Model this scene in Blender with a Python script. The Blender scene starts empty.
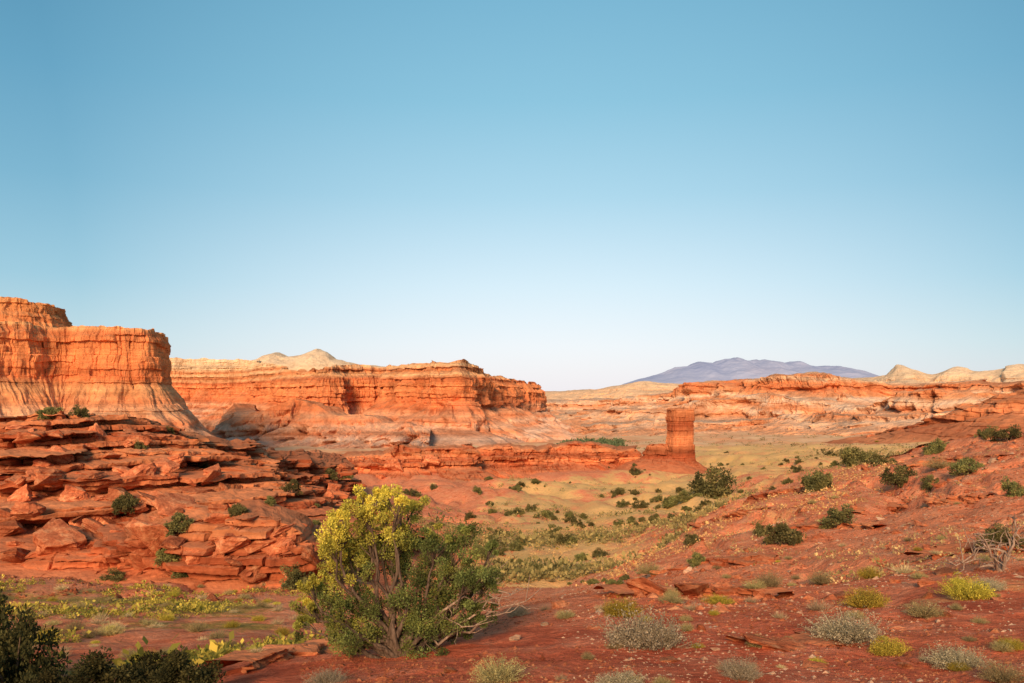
import bpy, bmesh, math, random
import numpy as np
from mathutils import Vector, Matrix, Euler

F=853.0; HY=390.0
rng=np.random.default_rng(7); random.seed(7)
scene=bpy.context.scene
try:
    scene.view_settings.view_transform='Standard'; scene.view_settings.look='None'
    scene.view_settings.exposure=0; scene.view_settings.gamma=1
except Exception: pass

# ------------------------------------------------------------------ noise
def h3(i,j,k,seed=0):
    i=np.asarray(i,dtype=np.int64); j=np.asarray(j,dtype=np.int64); k=np.asarray(k,dtype=np.int64)
    n=(i*374761393+j*668265263+k*2147483629+seed*1274126177)&0xffffffff
    n=((n^(n>>13))*1274126177)&0xffffffff
    n=((n^(n>>15))*974126177)&0xffffffff
    n=n^(n>>16)
    return n/4294967296.0
def vn(x,y,z=0.0,seed=0):
    x,y,z=np.broadcast_arrays(np.asarray(x,float),np.asarray(y,float),np.asarray(z,float))
    xi=np.floor(x);yi=np.floor(y);zi=np.floor(z)
    fx=x-xi;fy=y-yi;fz=z-zi
    fx=fx*fx*(3-2*fx);fy=fy*fy*(3-2*fy);fz=fz*fz*(3-2*fz)
    xi=xi.astype(np.int64);yi=yi.astype(np.int64);zi=zi.astype(np.int64)
    r=0
    for a in (0,1):
        wa=fx if a else 1-fx
        for b in (0,1):
            wb=fy if b else 1-fy
            for c in (0,1):
                wc=fz if c else 1-fz
                r=r+wa*wb*wc*h3(xi+a,yi+b,zi+c,seed)
    return r
def fbm(x,y,z=0.0,o=4,seed=0,g=0.5):
    s=0;a=1;t=0;f=1.0
    for i in range(o):
        s=s+a*(vn(np.asarray(x)*f,np.asarray(y)*f,np.asarray(z)*f,seed+i*17)-0.5);t+=a;a*=g;f*=2.03
    return s/t*2      # ~ -1..1
def sstep(a,b,x):
    t=np.clip((x-a)/(b-a),0,1); return t*t*(3-2*t)

# ------------------------------------------------------------------ mesh helpers
def mesh_np(name,verts,faces,smooth=False):
    me=bpy.data.meshes.new(name)
    verts=np.asarray(verts,np.float32); faces=np.asarray(faces,np.int32)
    k=faces.shape[1]
    me.vertices.add(len(verts)); me.vertices.foreach_set('co',verts.ravel())
    me.loops.add(faces.size); me.loops.foreach_set('vertex_index',faces.ravel())
    me.polygons.add(len(faces))
    me.polygons.foreach_set('loop_start',np.arange(0,faces.size,k,dtype=np.int32))
    try: me.polygons.foreach_set('loop_total',np.full(len(faces),k,np.int32))
    except Exception: pass
    me.polygons.foreach_set('use_smooth',np.full(len(faces),smooth))
    me.update(calc_edges=True); me.validate()
    return me
def grid_faces(R,C,wrap=False):
    i=np.arange(R-1)[:,None]; j=np.arange(C if wrap else C-1)[None,:]
    j2=(j+1)%C
    a=i*C+j; b=i*C+j2; c=(i+1)*C+j2; d=(i+1)*C+j
    return np.stack([a,b,c,d],-1).reshape(-1,4)
def add_col(me,cols,name='Col'):
    at=me.color_attributes.new(name,'FLOAT_COLOR','POINT')
    c=np.ones((len(me.vertices),4),np.float32); c[:,:cols.shape[1]]=cols
    at.data.foreach_set('color',c.ravel())
def obj(name,me,mat=None,**props):
    o=bpy.data.objects.new(name,me)
    if mat is not None and me is not None and len(me.materials)==0: me.materials.append(mat)
    bpy.context.collection.objects.link(o)
    for k,v in props.items(): o[k]=v
    return o

# ------------------------------------------------------------------ materials
class NT:
    def __init__(s,name):
        s.m=bpy.data.materials.new(name); s.m.use_nodes=True; s.t=s.m.node_tree; s.n=s.t.nodes; s.l=s.t.links
        s.n.clear(); s.out=s.n.new('ShaderNodeOutputMaterial')
        s.p=s.n.new('ShaderNodeBsdfPrincipled'); s.p.inputs['Roughness'].default_value=1.0
        s.p.inputs['Specular IOR Level'].default_value=0.0
        s.l.new(s.p.outputs[0],s.out.inputs[0])
    def inp(s,sock,v):
        if hasattr(v,'links'): s.l.new(v,sock)
        elif isinstance(v,(tuple,list)) and len(v)==3 and sock.type=='RGBA': sock.default_value=(*v,1)
        else: sock.default_value=v
    def pos(s):
        g=s.n.new('ShaderNodeNewGeometry'); return g.outputs['Position'],g.outputs['Normal']
    def objc(s): return s.n.new('ShaderNodeTexCoord').outputs['Object']
    def sep(s,v):
        q=s.n.new('ShaderNodeSeparateXYZ'); s.l.new(v,q.inputs[0]); return q.outputs
    def vmul(s,v,xyz):
        q=s.n.new('ShaderNodeVectorMath'); q.operation='MULTIPLY'; s.l.new(v,q.inputs[0]); q.inputs[1].default_value=xyz; return q.outputs[0]
    def noise(s,v,scale,detail=5,rough=0.55,dist=0.0):
        q=s.n.new('ShaderNodeTexNoise'); s.l.new(v,q.inputs['Vector']); q.inputs['Scale'].default_value=scale
        q.inputs['Detail'].default_value=detail; q.inputs['Roughness'].default_value=rough; q.inputs['Distortion'].default_value=dist
        return q.outputs['Fac']
    def vor(s,v,scale,feat='F1'):
        q=s.n.new('ShaderNodeTexVoronoi'); q.feature=feat; s.l.new(v,q.inputs['Vector']); q.inputs['Scale'].default_value=scale
        return q.outputs['Distance']
    def math(s,op,a,b=0.0,clamp=False):
        q=s.n.new('ShaderNodeMath'); q.operation=op; q.use_clamp=clamp
        s.inp(q.inputs[0],a); s.inp(q.inputs[1],b); return q.outputs[0]
    def mr(s,v,a,b,c=0.0,d=1.0):
        q=s.n.new('ShaderNodeMapRange'); s.inp(q.inputs[0],v)
        for i,x in enumerate((a,b,c,d)): q.inputs[i+1].default_value=x
        return q.outputs[0]
    def ramp(s,v,stops,interp='LINEAR'):
        q=s.n.new('ShaderNodeValToRGB'); s.inp(q.inputs[0],v); r=q.color_ramp; r.interpolation=interp
        while len(r.elements)<len(stops): r.elements.new(0.5)
        for e,(p,c) in zip(r.elements,sorted(stops,key=lambda a:a[0])): e.position=p; e.color=(*c,1)
        return q.outputs[0]
    def mix(s,f,a,b,mode='MIX'):
        q=s.n.new('ShaderNodeMix'); q.data_type='RGBA'; q.blend_type=mode
        s.inp(q.inputs[0],f); s.inp(q.inputs[6],a); s.inp(q.inputs[7],b); return q.outputs[2]
    def attr(s,n):
        q=s.n.new('ShaderNodeAttribute'); q.attribute_name=n; return q.outputs['Color']
    def bump(s,h,strength,dist):
        q=s.n.new('ShaderNodeBump'); q.inputs['Strength'].default_value=strength; q.inputs['Distance'].default_value=dist
        s.l.new(h,q.inputs['Height']); s.l.new(q.outputs[0],s.p.inputs['Normal'])
    def col(s,c): s.inp(s.p.inputs['Base Color'],c)

def warm(c,g=0.86,b=0.72): return (c[0],c[1]*g,c[2]*b)
def strata_mat(name,zmin,zmax,stops,flat,unit,wob=0.03,streak=0.35,flatmix=0.8,bumpd=1.0,band=0.35,streakz=0.06,wg=1.0,wb=1.0):
    stops=[(p,warm(c,wg,wb)) for p,c in stops]; flat=warm(flat,wg,wb)
    n=NT(name); P,N=n.pos(); z=n.sep(P)[2]; nz=n.sep(N)[2]
    w=n.noise(P,0.012/unit,4)
    zz=n.math('ADD',n.mr(z,zmin,zmax),n.mr(w,0.25,0.75,-wob,wob))
    c=n.ramp(zz,stops)
    b=n.noise(n.vmul(P,(0.03,0.03,1.0)),0.55/unit,6,0.7)
    c=n.mix(band,c,n.ramp(b,[(0.32,(0.32,0.24,0.2)),(0.5,(0.78,0.72,0.68)),(0.66,(1.15,1.12,1.08))]),'MULTIPLY')
    st=n.noise(n.vmul(P,(1,1,streakz)),0.16/unit,6,0.65)
    sm=n.ramp(st,[(0.34,(0.42,0.3,0.24)),(0.5,(0.95,0.92,0.9)),(0.68,(1.3,1.25,1.15))])
    c=n.mix(streak,c,sm,'MULTIPLY')
    g=n.noise(P,0.5/unit,6,0.7)
    c=n.mix(0.5,c,n.ramp(g,[(0.3,(0.6,0.52,0.48)),(0.62,(1.2,1.17,1.14))]),'MULTIPLY')
    fl=n.mr(n.math('ADD',nz,n.mr(g,0.3,0.7,-0.15,0.15)),0.72,0.92,0,flatmix)
    c=n.mix(fl,c,flat)
    n.col(c)
    hh=n.math('ADD',n.math('MULTIPLY',g,1.0),n.math('ADD',n.math('MULTIPLY',b,0.8),n.math('MULTIPLY',st,0.8)))
    n.bump(hh,0.9,bumpd)
    return n.m

def ground_mat():
    n=NT('red_soil'); P,N=n.pos(); A=n.sep(n.attr('mask')); py_=n.sep(P)[1]
    big=n.noise(P,0.11,6,0.65); med=n.noise(P,1.1,7,0.7); fine=n.noise(P,9,6,0.75); far=n.noise(P,0.012,7,0.65)
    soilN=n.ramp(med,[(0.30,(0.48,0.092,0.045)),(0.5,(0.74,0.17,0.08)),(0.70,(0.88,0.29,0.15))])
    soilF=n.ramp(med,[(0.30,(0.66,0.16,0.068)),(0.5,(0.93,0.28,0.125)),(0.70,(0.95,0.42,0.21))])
    soil=n.mix(n.mr(n.math('ADD',py_,n.math('MULTIPLY',big,12.0)),17,32),soilN,soilF)  # near soil coloured darker by distance, foreground shade painted into the soil
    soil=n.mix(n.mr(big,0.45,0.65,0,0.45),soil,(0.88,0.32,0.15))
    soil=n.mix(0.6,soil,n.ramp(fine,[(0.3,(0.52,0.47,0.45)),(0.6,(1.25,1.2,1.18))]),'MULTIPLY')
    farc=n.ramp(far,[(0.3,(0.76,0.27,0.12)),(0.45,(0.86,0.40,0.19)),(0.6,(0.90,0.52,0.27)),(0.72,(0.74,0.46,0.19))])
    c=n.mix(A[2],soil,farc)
    gn=n.noise(P,0.18,8,0.74); gf=n.noise(P,0.045,4,0.6); g4=n.noise(P,1.3,6,0.75)
    gc=n.ramp(gf,[(0.35,(0.93,0.42,0.155)),(0.5,(0.94,0.52,0.19)),(0.65,(0.86,0.49,0.165))])
    gc=n.mix(n.mr(g4,0.53,0.66,0,0.45),gc,(0.36,0.22,0.07))
    gm=n.math('MULTIPLY',n.mr(n.math('ADD',n.math('MULTIPLY',gn,1.8),n.math('MULTIPLY',A[0],0.5)),1.08,1.32),0.92,True)
    c=n.mix(gm,c,gc)
    g2=n.mr(n.math('ADD',n.math('MULTIPLY',n.noise(P,1.6,6,0.7),0.6),n.math('MULTIPLY',A[1],0.5)),0.55,0.68)
    c=n.mix(n.math('MULTIPLY',g2,0.75),c,n.ramp(fine,[(0.3,(0.14,0.12,0.025)),(0.7,(0.52,0.38,0.08))]))
    n.col(c)
    v=n.vor(P,7.0)
    h=n.math('ADD',n.math('MULTIPLY',fine,0.4),n.math('ADD',med,n.math('MULTIPLY',v,-0.15)))
    n.bump(h,0.9,0.28)
    return n.m
def rock_mat(name,c0,c1,c2,unit=1.0):
    n=NT(name); P,N=n.pos(); O=n.objc()
    oi=n.n.new('ShaderNodeObjectInfo').outputs['Random']
    b=n.noise(n.vmul(O,(0.25,0.25,3.0)),1.6/unit,6,0.7); g=n.noise(P,1.6/unit,7,0.7); f=n.noise(P,9/unit,5,0.7)
    k=n.math('ADD',n.math('MULTIPLY',g,0.6),n.math('MULTIPLY',b,0.4))
    c=n.ramp(k,[(0.36,c0),(0.5,c1),(0.62,c2)])
    c=n.mix(0.6,c,n.ramp(f,[(0.3,(0.5,0.46,0.44)),(0.65,(1.2,1.17,1.15))]),'MULTIPLY')
    q=n.n.new('ShaderNodeHueSaturation'); n.inp(q.inputs['Color'],c); n.inp(q.inputs['Value'],n.mr(oi,0,1,0.6,1.2)); 
    n.col(q.outputs[0])
    n.bump(n.math('ADD',n.math('MULTIPLY',b,1.4),n.math('ADD',g,n.math('MULTIPLY',f,0.4))),0.9,0.14*unit)
    return n.m
def leaf_mat(name,tr=0.25):
    n=NT(name); c=n.attr('Col'); oi=n.n.new('ShaderNodeObjectInfo').outputs['Random']
    q=n.n.new('ShaderNodeHueSaturation'); n.inp(q.inputs['Color'],c); n.inp(q.inputs['Value'],n.mr(oi,0,1,0.7,1.25)); n.inp(q.inputs['Hue'],n.mr(oi,0,1,0.485,0.515))
    n.col(q.outputs[0])
    t=n.n.new('ShaderNodeBsdfTranslucent'); n.l.new(q.outputs[0],t.inputs[0])
    m=n.n.new('ShaderNodeMixShader'); m.inputs[0].default_value=tr
    n.l.new(n.p.outputs[0],m.inputs[1]); n.l.new(t.outputs[0],m.inputs[2]); n.l.new(m.outputs[0],n.out.inputs[0])
    return n.m
def wood_mat(name,c0,c1):
    n=NT(name); O=n.objc(); g=n.noise(n.vmul(O,(1,1,0.2)),30,5,0.7)
    n.col(n.ramp(g,[(0.35,c0),(0.65,c1)])); n.bump(g,0.8,0.01); return n.m

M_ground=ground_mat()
M_leaf=leaf_mat('foliage'); M_sage=leaf_mat('sage_foliage',0.2)
M_wood=wood_mat('bark',(0.05,0.032,0.022),(0.2,0.125,0.085)); M_dead=wood_mat('dead_wood',(0.17,0.10,0.07),(0.48,0.32,0.22))
M_rock=rock_mat('red_sandstone',(0.28,0.06,0.028),(0.62,0.185,0.08),(0.86,0.38,0.18))
M_pale=rock_mat('pale_sandstone',(0.60,0.28,0.15),(0.78,0.45,0.27),(0.85,0.6,0.4))

# ------------------------------------------------------------------ terrain height
Ys=np.array([4,8,12,16,22,30,42,60,85,120,170,240,300,400,600,1000,1600,3000,6000,12000,45000],float)
T={
-300:[850,745,690,655,630,600,582,548,445,440,455,466,470,472,475,452,444,432,405,395,391],
0:   [845,740,688,660,632,602,582,548,445,440,455,466,470,472,475,452,444,432,405,395,391],
120: [840,725,685,660,634,604,583,550,455,442,455,466,470,472,475,452,444,432,405,395,391],
220: [838,710,676,656,634,606,585,562,490,455,460,467,470,472,475,452,444,432,405,395,391],
300: [838,702,662,652,636,612,590,572,520,485,474,470,472,472,475,452,444,432,405,395,391],
380: [838,699,655,640,634,615,592,572,540,505,484,474,472,472,475,452,444,432,405,395,391],
450: [838,699,650,625,628,618,600,576,548,520,492,476,472,472,474,452,444,432,405,395,391],
520: [838,698,640,608,606,606,598,580,552,525,499,478,470,470,470,450,442,430,404,395,391],
600: [838,697,635,595,587,586,584,578,550,524,499,478,467,466,462,448,440,428,403,395,391],
680: [838,696,632,592,580,572,550,530,524,516,498,477,464,458,452,444,437,426,402,395,391],
760: [838,696,630,592,575,558,524,497,487,488,482,471,462,455,450,442,435,424,402,395,391],
850: [838,696,630,590,567,542,508,478,467,468,467,463,459,455,449,441,434,423,402,395,391],
940: [838,695,625,580,550,522,486,459,442,447,453,456,455,452,447,439,432,421,402,395,391],
1024:[836,690,620,572,534,498,464,434,410,428,444,450,451,450,445,437,430,420,402,395,391],
1300:[830,680,600,550,510,470,436,405,385,405,433,445,448,447,442,434,428,418,402,395,391]}
pxs=np.array(sorted(T)); tab=np.array([T[p] for p in pxs],float)   # (px, Y)
GX=np.linspace(-300,1300,321); GL=np.linspace(math.log(4),math.log(45000),400)
t1=np.array([np.interp(GL,np.log(Ys),r) for r in tab]) # (15,400)
t2=np.array([np.interp(GX,pxs,t1[:,k]) for k in range(400)]).T # (321,400)
def blur(a,ax,k):
    pad=[(0,0),(0,0)]; pad[ax]=(k,k); b=np.pad(a,pad,'edge'); c=np.cumsum(b,ax)
    n=a.shape[ax]
    z=np.zeros_like(np.take(c,[0],ax)); c=np.concatenate([z,c],ax)
    hi=np.take(c,np.arange(2*k+1,2*k+1+n),ax); lo=np.take(c,np.arange(0,n),ax)
    return (hi-lo)/(2*k+1)
for _ in range(3): t2=blur(blur(t2,0,6),1,4)
def table(px,Y):
    a=np.clip((px+300)/5.0,0,319.999); b=np.clip((np.log(Y)-GL[0])/(GL[1]-GL[0]),0,398.999)
    i=a.astype(int); j=b.astype(int); fa=a-i; fb=b-j
    return t2[i,j]*(1-fa)*(1-fb)+t2[i+1,j]*fa*(1-fb)+t2[i,j+1]*(1-fa)*fb+t2[i+1,j+1]*fa*fb
def pxof(x,y): return np.clip(512+F*x/np.maximum(y,7),-300,1300)
def H(x,y):
    x=np.asarray(x,float); y=np.asarray(y,float)
    Y=np.maximum(y,4.0); p=pxof(x,y)
    z=-(table(p,Y)-HY)/F*Y
    z=z+np.where(y<4,(4-y)*0.08,0)
    R=np.hypot(x,y)
    rt=sstep(560,700,p)
    for k,S in enumerate((0.7,2.2,7,24,80,300)):
        w=sstep(S*1.5,S*9,R)
        z=z+w*(0.042+(0.022*rt if S<10 else 0))*S*fbm(x/S,y/S,0,3,seed=50+k)
    g=1-np.abs(fbm(x/9.0,y/14.0,0,4,seed=91))*2.2
    z=z-(0.8+0.9*(1-sstep(430,540,p)*(1-sstep(600,700,p))))*sstep(22,60,R)*(1-sstep(500,900,R))*np.clip(g,0,1)**3
    g=1-np.abs(fbm(x/40.0,y/60.0,0,4,seed=95))*2.0
    z=z-3.6*sstep(80,180,R)*(1-sstep(1200,2000,R))*np.clip(g,0,1)**2
    g=1-np.abs(fbm(x/1.3,y/1.8,0,4,seed=93))*2.2
    z=z-0.05*np.clip(g,0,1)**3
    g=1-np.abs(fbm(x/4,y/5,0,4,seed=94))*2.2
    z=z-0.32*rt*sstep(14,25,R)*(1-sstep(120,160,R))*np.clip(g,0,1)**3
    st=(fbm(x/12,y/12,0,3,seed=97)*2+z/1.1); fr=st-np.floor(st)
    wr_=sstep(600,680,p)*sstep(15,24,y)*(1-sstep(85,120,y))*np.clip(0.5+fbm(x/10,y/10,0,2,seed=98)*1.6,0,1)
    z=z+wr_*0.45*(sstep(0.35,0.5,fr)-fr)
    return z
Yr=np.concatenate([np.arange(-10,30,0.075),30*np.exp(np.linspace(0,math.log(45000/30),560))])
A=np.linspace(-1.15,1.15,760)
YY,AA=np.meshgrid(Yr,A,indexing='ij'); XX=AA*(YY+14)
ZZ=H(XX,YY)
me=mesh_np('ground',np.stack([XX,YY,ZZ],-1).reshape(-1,3),grid_faces(len(Yr),len(A)),True)
PP=512+F*XX/np.maximum(YY,7)
lo=np.interp(YY,[55,90,160,240,300,450,900],[480,480,485,510,620,640,690])
hi=np.interp(YY,[55,90,160,240,300,450,900],[620,650,740,880,940,1050,1100])
m=sstep(lo-60,lo+60,PP)*(1-sstep(hi-90,hi+60,PP))*sstep(40,70,YY)*(1-sstep(600,1200,YY))
m=np.clip(m+0.7*fbm(XX/22,YY/30,0,5,seed=5)*sstep(0.01,0.3,m),0,1)
m2=(1-sstep(250,330,PP))*sstep(11,16,YY)*(1-sstep(36,44,YY))*0.95
m2=m2*np.clip(0.62+fbm(XX/5,YY/5,0,3,seed=6),0,1)+0.06*m
m3=sstep(330,700,YY)
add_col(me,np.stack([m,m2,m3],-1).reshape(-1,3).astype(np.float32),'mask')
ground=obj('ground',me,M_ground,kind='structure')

# ------------------------------------------------------------------ stratified cliffs
def resample(pts,n,closed=False):
    p=np.array(pts,float)
    if closed: p=np.vstack([p,p[:1]])
    k=len(p); tt=np.linspace(0,k-1,n*4)
    i=np.clip(tt.astype(int),0,k-2); f=(tt-i)[:,None]
    if closed:
        q=lambda a:p[np.mod(a,k-1)]
    else:
        q=lambda a:p[np.clip(a,0,k-1)]
    a,b,c,d=q(i-1),p[i],p[i+1],q(i+2)
    v=0.5*((2*b)+(-a+c)*f+(2*a-5*b+4*c-d)*f**2+(-a+3*b-3*c+d)*f**3)
    L=np.concatenate([[0],np.cumsum(np.hypot(*np.diff(v[:,:2],axis=0).T))])
    s=np.linspace(0,L[-1],n+1 if closed else n)
    if closed: s=s[:-1]
    return np.stack([np.interp(s,L,v[:,c]) for c in range(p.shape[1])],-1),s,L[-1]
def smooth1(a,k,closed):
    w=np.ones(2*k+1)/(2*k+1)
    b=np.concatenate([a[-k:],a,a[:k]]) if closed else np.pad(a,(k,k),'edge')
    return np.convolve(b,w,'valid')
def strip(name,pts,prof,mat,ns=900,nt=160,nlay=14,lay=1.0,blk=1.5,bw=8.0,crack=1.0,pn=0,ps=100,gul=0,gw=20,rough=0.5,rs=3.0,seed=1,closed=False,topn=0,world=False,zn=0,props=None,bk=0.35,vf=0,vw=20,nsm=60,gap=0):
    """pts: (px,Y,pytop,zbase[,footprint scale]) along rim; prof: (offset, h, cliffness)"""
    pts=[tuple(p)+(1.0,) if len(p)==4 else tuple(p) for p in pts]
    if not world:
        W=[((a-512)/F*Y,Y,-(b-HY)/F*Y,zb,os_) for a,Y,b,zb,os_ in pts]
    else: W=pts
    P,s,L=resample(W,ns,closed)
    x,y,zt,zb,osc=P.T
    ks=max(3,ns//nsm)
    tx=np.gradient(smooth1(x,ks,closed)); ty=np.gradient(smooth1(y,ks,closed))
    if closed: tx=np.roll(smooth1(x,ks,True),-2)-np.roll(smooth1(x,ks,True),2); ty=np.roll(smooth1(y,ks,True),-2)-np.roll(smooth1(y,ks,True),2)
    l=np.hypot(tx,ty)+1e-9; nx,ny=ty/l,-tx/l
    nx=smooth1(nx,ks,closed); ny=smooth1(ny,ks,closed); l=np.hypot(nx,ny)+1e-9; nx/=l; ny/=l
    pr=np.array(prof,float); k=len(pr)
    d=np.concatenate([[0],np.cumsum(np.hypot(np.diff(pr[:,0])*0.5,np.diff(pr[:,1])*abs(zt.mean()-zb.mean())*1.3)+1e-4)])
    t=np.concatenate([np.linspace(d[0],d[1],10,endpoint=False),np.linspace(d[1],d[-1],nt-10)])
    o=np.interp(t,d,pr[:,0])[:,None]; h=np.interp(t,d,pr[:,1])[:,None]; cl=np.interp(t,d,pr[:,2])[:,None]
    fb=np.zeros_like(o)
    if not closed:
        fb=np.clip((d[1]-t)/(d[1]-d[0]),0,1)[:,None]
        o=np.where(fb>0,pr[1,0],o)
    S=s[None,:]+0*o
    zt2=zt+ topn*fbm(s/ps*3,seed*3.1+0*s,0,4,seed=seed+5)
    z=zt2[None,:]*(1-h)+zb[None,:]*h
    cx,cy=x[None,:]+0*o,y[None,:]+0*o
    cx=cx*(1+bk*fb); cy=cy*(1+bk*fb)
    off=o*osc[None,:]+0*S
    tal=(1-cl)*np.clip(h,0,1)
    if pn: off=off+pn*osc[None,:]*fbm(x[None,:]/ps+0*o,y[None,:]/ps+0*o,h*0.6+seed,5,seed=seed)*(1-0.35*tal)
    lz=(z+zn*fbm(cx/ps,cy/ps,0,3,seed=seed+2)); Ht=abs((zt-zb).mean())
    lf=lz/Ht*nlay; li=np.floor(lf); fr=lf-li
    lw=bw*(0.5+1.2*h3(li,seed,3))
    c=S/lw+h3(li,seed,9)*50; c=c+0.5*fbm(S/lw*0.7,li,0,2,seed=seed+3); ci=np.floor(c); cf=c-ci
    lo_=(h3(li,seed,1)-0.5)*2*lay
    bl=(h3(ci,li,seed,4)-0.5)*2*blk
    if gap: bl=bl-gap*(h3(ci,li,seed+7,4)>0.80)
    cr=np.clip(1-np.minimum(cf,1-cf)/0.05,0,1)*crack+np.clip(1-np.minimum(fr,1-fr)/0.1,0,1)*crack*0.6
    off=off+cl*(lo_+bl-cr)
    if vf:
        for q,(a_,w_) in enumerate(((1,1.0),(0.6,0.4),(0.35,0.16),(0.2,0.07))):
            sw=S*(1+0)+vw*0.8*fbm(S/(vw*3),q*5.1,0,3,seed=seed+15)
            g=np.abs(fbm(sw/(vw*w_)+0.5*fbm(S/vw,z/Ht*3,0,2,seed=seed+19),z/Ht*(0.9*q+0.6)+3*q,0,2,seed=seed+61+q))
            am=np.clip(0.5+1.2*fbm(S/(vw*2.2),z/Ht*2,q*2.2,2,seed=seed+17),0,1)*1.5
            off=off-vf*a_*cl*am*np.clip(1-4.5*g,0,1)
            cc=sw/(vw*w_*0.9)+0.5*fbm(S/(vw*w_),z/Ht*2+q,0,2,seed=seed+81+q); g2=h3(np.floor(cc),q,seed); off=off+vf*a_*0.9*cl*(g2-0.5)
    if gul:
        for q,(a_,w_) in enumerate(((1,1.0),(0.55,0.42),(0.3,0.2),(0.15,0.09))):
            g=np.abs(fbm(S/(gw*w_)+0.5*fbm(S/gw,h*3,0,3,seed=seed+9),h*(1.6+q)+q*7.7,0,2,seed=seed+11+q))
            off=off-gul*a_*np.clip(1-2.6*g,0,1)*np.clip(tal*1.8,0,1)
    X=cx+nx[None,:]*off; Yv=cy+ny[None,:]*off
    r3=rough*(0.5+0.5*cl)
    X=X+r3*fbm(X/rs,Yv/rs,z/rs,4,seed=seed+21); Yv=Yv+r3*fbm(X/rs,Yv/rs,z/rs,4,seed=seed+31)
    z=z+0.7*r3*fbm(X/rs,Yv/rs,z/rs,4,seed=seed+41)
    V=np.stack([X,Yv,z],-1).reshape(-1,3)
    me=mesh_np(name,V,grid_faces(nt,ns,closed),False)
    return obj(name,me,mat,**(props or {'kind':'structure'}))

cream=(0.88,0.62,0.37)
M_mesaL=strata_mat('left_mesa_rock',-50,100,[(0.0,(0.74,0.25,0.12)),(0.06,(0.88,0.44,0.26)),(0.12,(0.78,0.28,0.13)),(0.2,(0.92,0.50,0.28)),(0.27,(0.84,0.32,0.14)),(0.35,(0.92,0.45,0.20)),(0.42,(0.82,0.26,0.10)),(0.60,(0.93,0.35,0.135)),(0.70,(0.74,0.25,0.10)),(0.74,(0.90,0.46,0.20)),(0.8,(0.82,0.29,0.11)),(0.92,(0.90,0.39,0.15)),(1,(0.92,0.5,0.23))],(0.90,0.43,0.20),3.0,streak=0.55,bumpd=3.5,flatmix=0.2,band=0.55,streakz=0.12)
strip('mesa',[(-700,640,320,-48),(-300,700,322,-48),(-100,720,324,-48),(0,760,322,-48),(60,800,327,-50,.95),(100,800,326,-52,.8),(146,815,329,-52,.65),(160,880,332,-55,.6),(162,1050,338,-60,.5),(163,1400,348,-80,.5)],
  [(-400,0.0,0),(0,0,1),(2,0.05,1),(7,0.09,1),(8,0.20,1),(10,0.42,1),(15,0.46,0.5),(36,0.60,0.15),(41,0.67,0.7),(72,0.80,0.05),(77,0.85,0.6),(125,1.02,0)],
  M_mesaL,ns=1800,nt=330,nlay=18,lay=2.1,blk=2.0,bw=26,crack=0.8,pn=24,ps=40,gul=9,gw=34,rough=3.2,rs=12,seed=3,vf=3.0,vw=38,topn=3)
strip('mesa',[(-700,820,285,50),(-200,840,292,50),(-40,850,298,52),(10,850,297,54),(40,870,301,54),(56,900,306,54),(62,1000,318,54),(61,1200,330,54)],
  [(-200,0.0,0),(0,0,1),(2,0.35,1),(8,0.45,0.6),(10,0.7,1),(26,1.1,0.2)],
  M_mesaL,ns=1000,nt=120,nlay=9,lay=1.6,blk=1.4,bw=16,crack=0.6,pn=13,ps=36,gul=4,gw=20,rough=3,rs=9,seed=8,topn=4,vf=2.0,vw=20)
M_mesaM=strata_mat('middle_mesa_rock',-110,90,[(0.0,(0.84,0.36,0.20)),(0.04,(0.92,0.60,0.43)),(0.10,(0.88,0.45,0.28)),(0.14,(0.92,0.60,0.43)),(0.18,(0.78,0.30,0.15)),(0.23,(0.92,0.53,0.34)),(0.28,(0.78,0.29,0.14)),(0.33,(0.88,0.43,0.24)),(0.38,(0.76,0.25,0.11)),(0.45,(0.88,0.30,0.125)),(0.60,(0.92,0.35,0.145)),(0.66,(0.64,0.20,0.085)),(0.70,(0.90,0.50,0.25)),(0.745,(0.66,0.24,0.10)),(0.79,(0.90,0.56,0.30)),(0.84,(0.70,0.29,0.13)),(0.89,cream),(1,(0.90,0.66,0.42))],(0.90,0.48,0.25),5.0,streak=0.55,bumpd=6.0,flatmix=0.15,band=0.55,streakz=0.1)
strip('mesa',[(60,3000,356,-105),(150,2900,358,-105),(220,2800,359,-105),(262,2500,362,-105),(285,2050,370,-100),(305,1760,369,-100),(330,1690,366,-100),(358,1800,366,-98),(385,1820,365,-98),(415,1640,363,-95),(440,1560,361,-95),(466,1560,361,-95),(482,1640,366,-98),(494,1760,372,-105),(512,1960,377,-115),(528,2300,382,-135),(540,3000,386,-160)],
  [(-700,0.0,0),(-14,0,0.4),(-8,0.06,1),(-6,0.10,1),(2,0.13,1),(10,0.18,1),(13,0.30,1),(17,0.50,1),(30,0.53,0.5),(64,0.66,0.15),(72,0.71,0.6),(130,0.86,0.02),(235,1.1,0)],
  M_mesaM,ns=2000,nt=330,nlay=24,lay=4.0,blk=3.2,bw=50,crack=1.5,pn=55,ps=120,gul=40,gw=66,rough=7.5,rs=26,seed=12,topn=7,vf=9,vw=76,bk=0.3,nsm=50)
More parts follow.
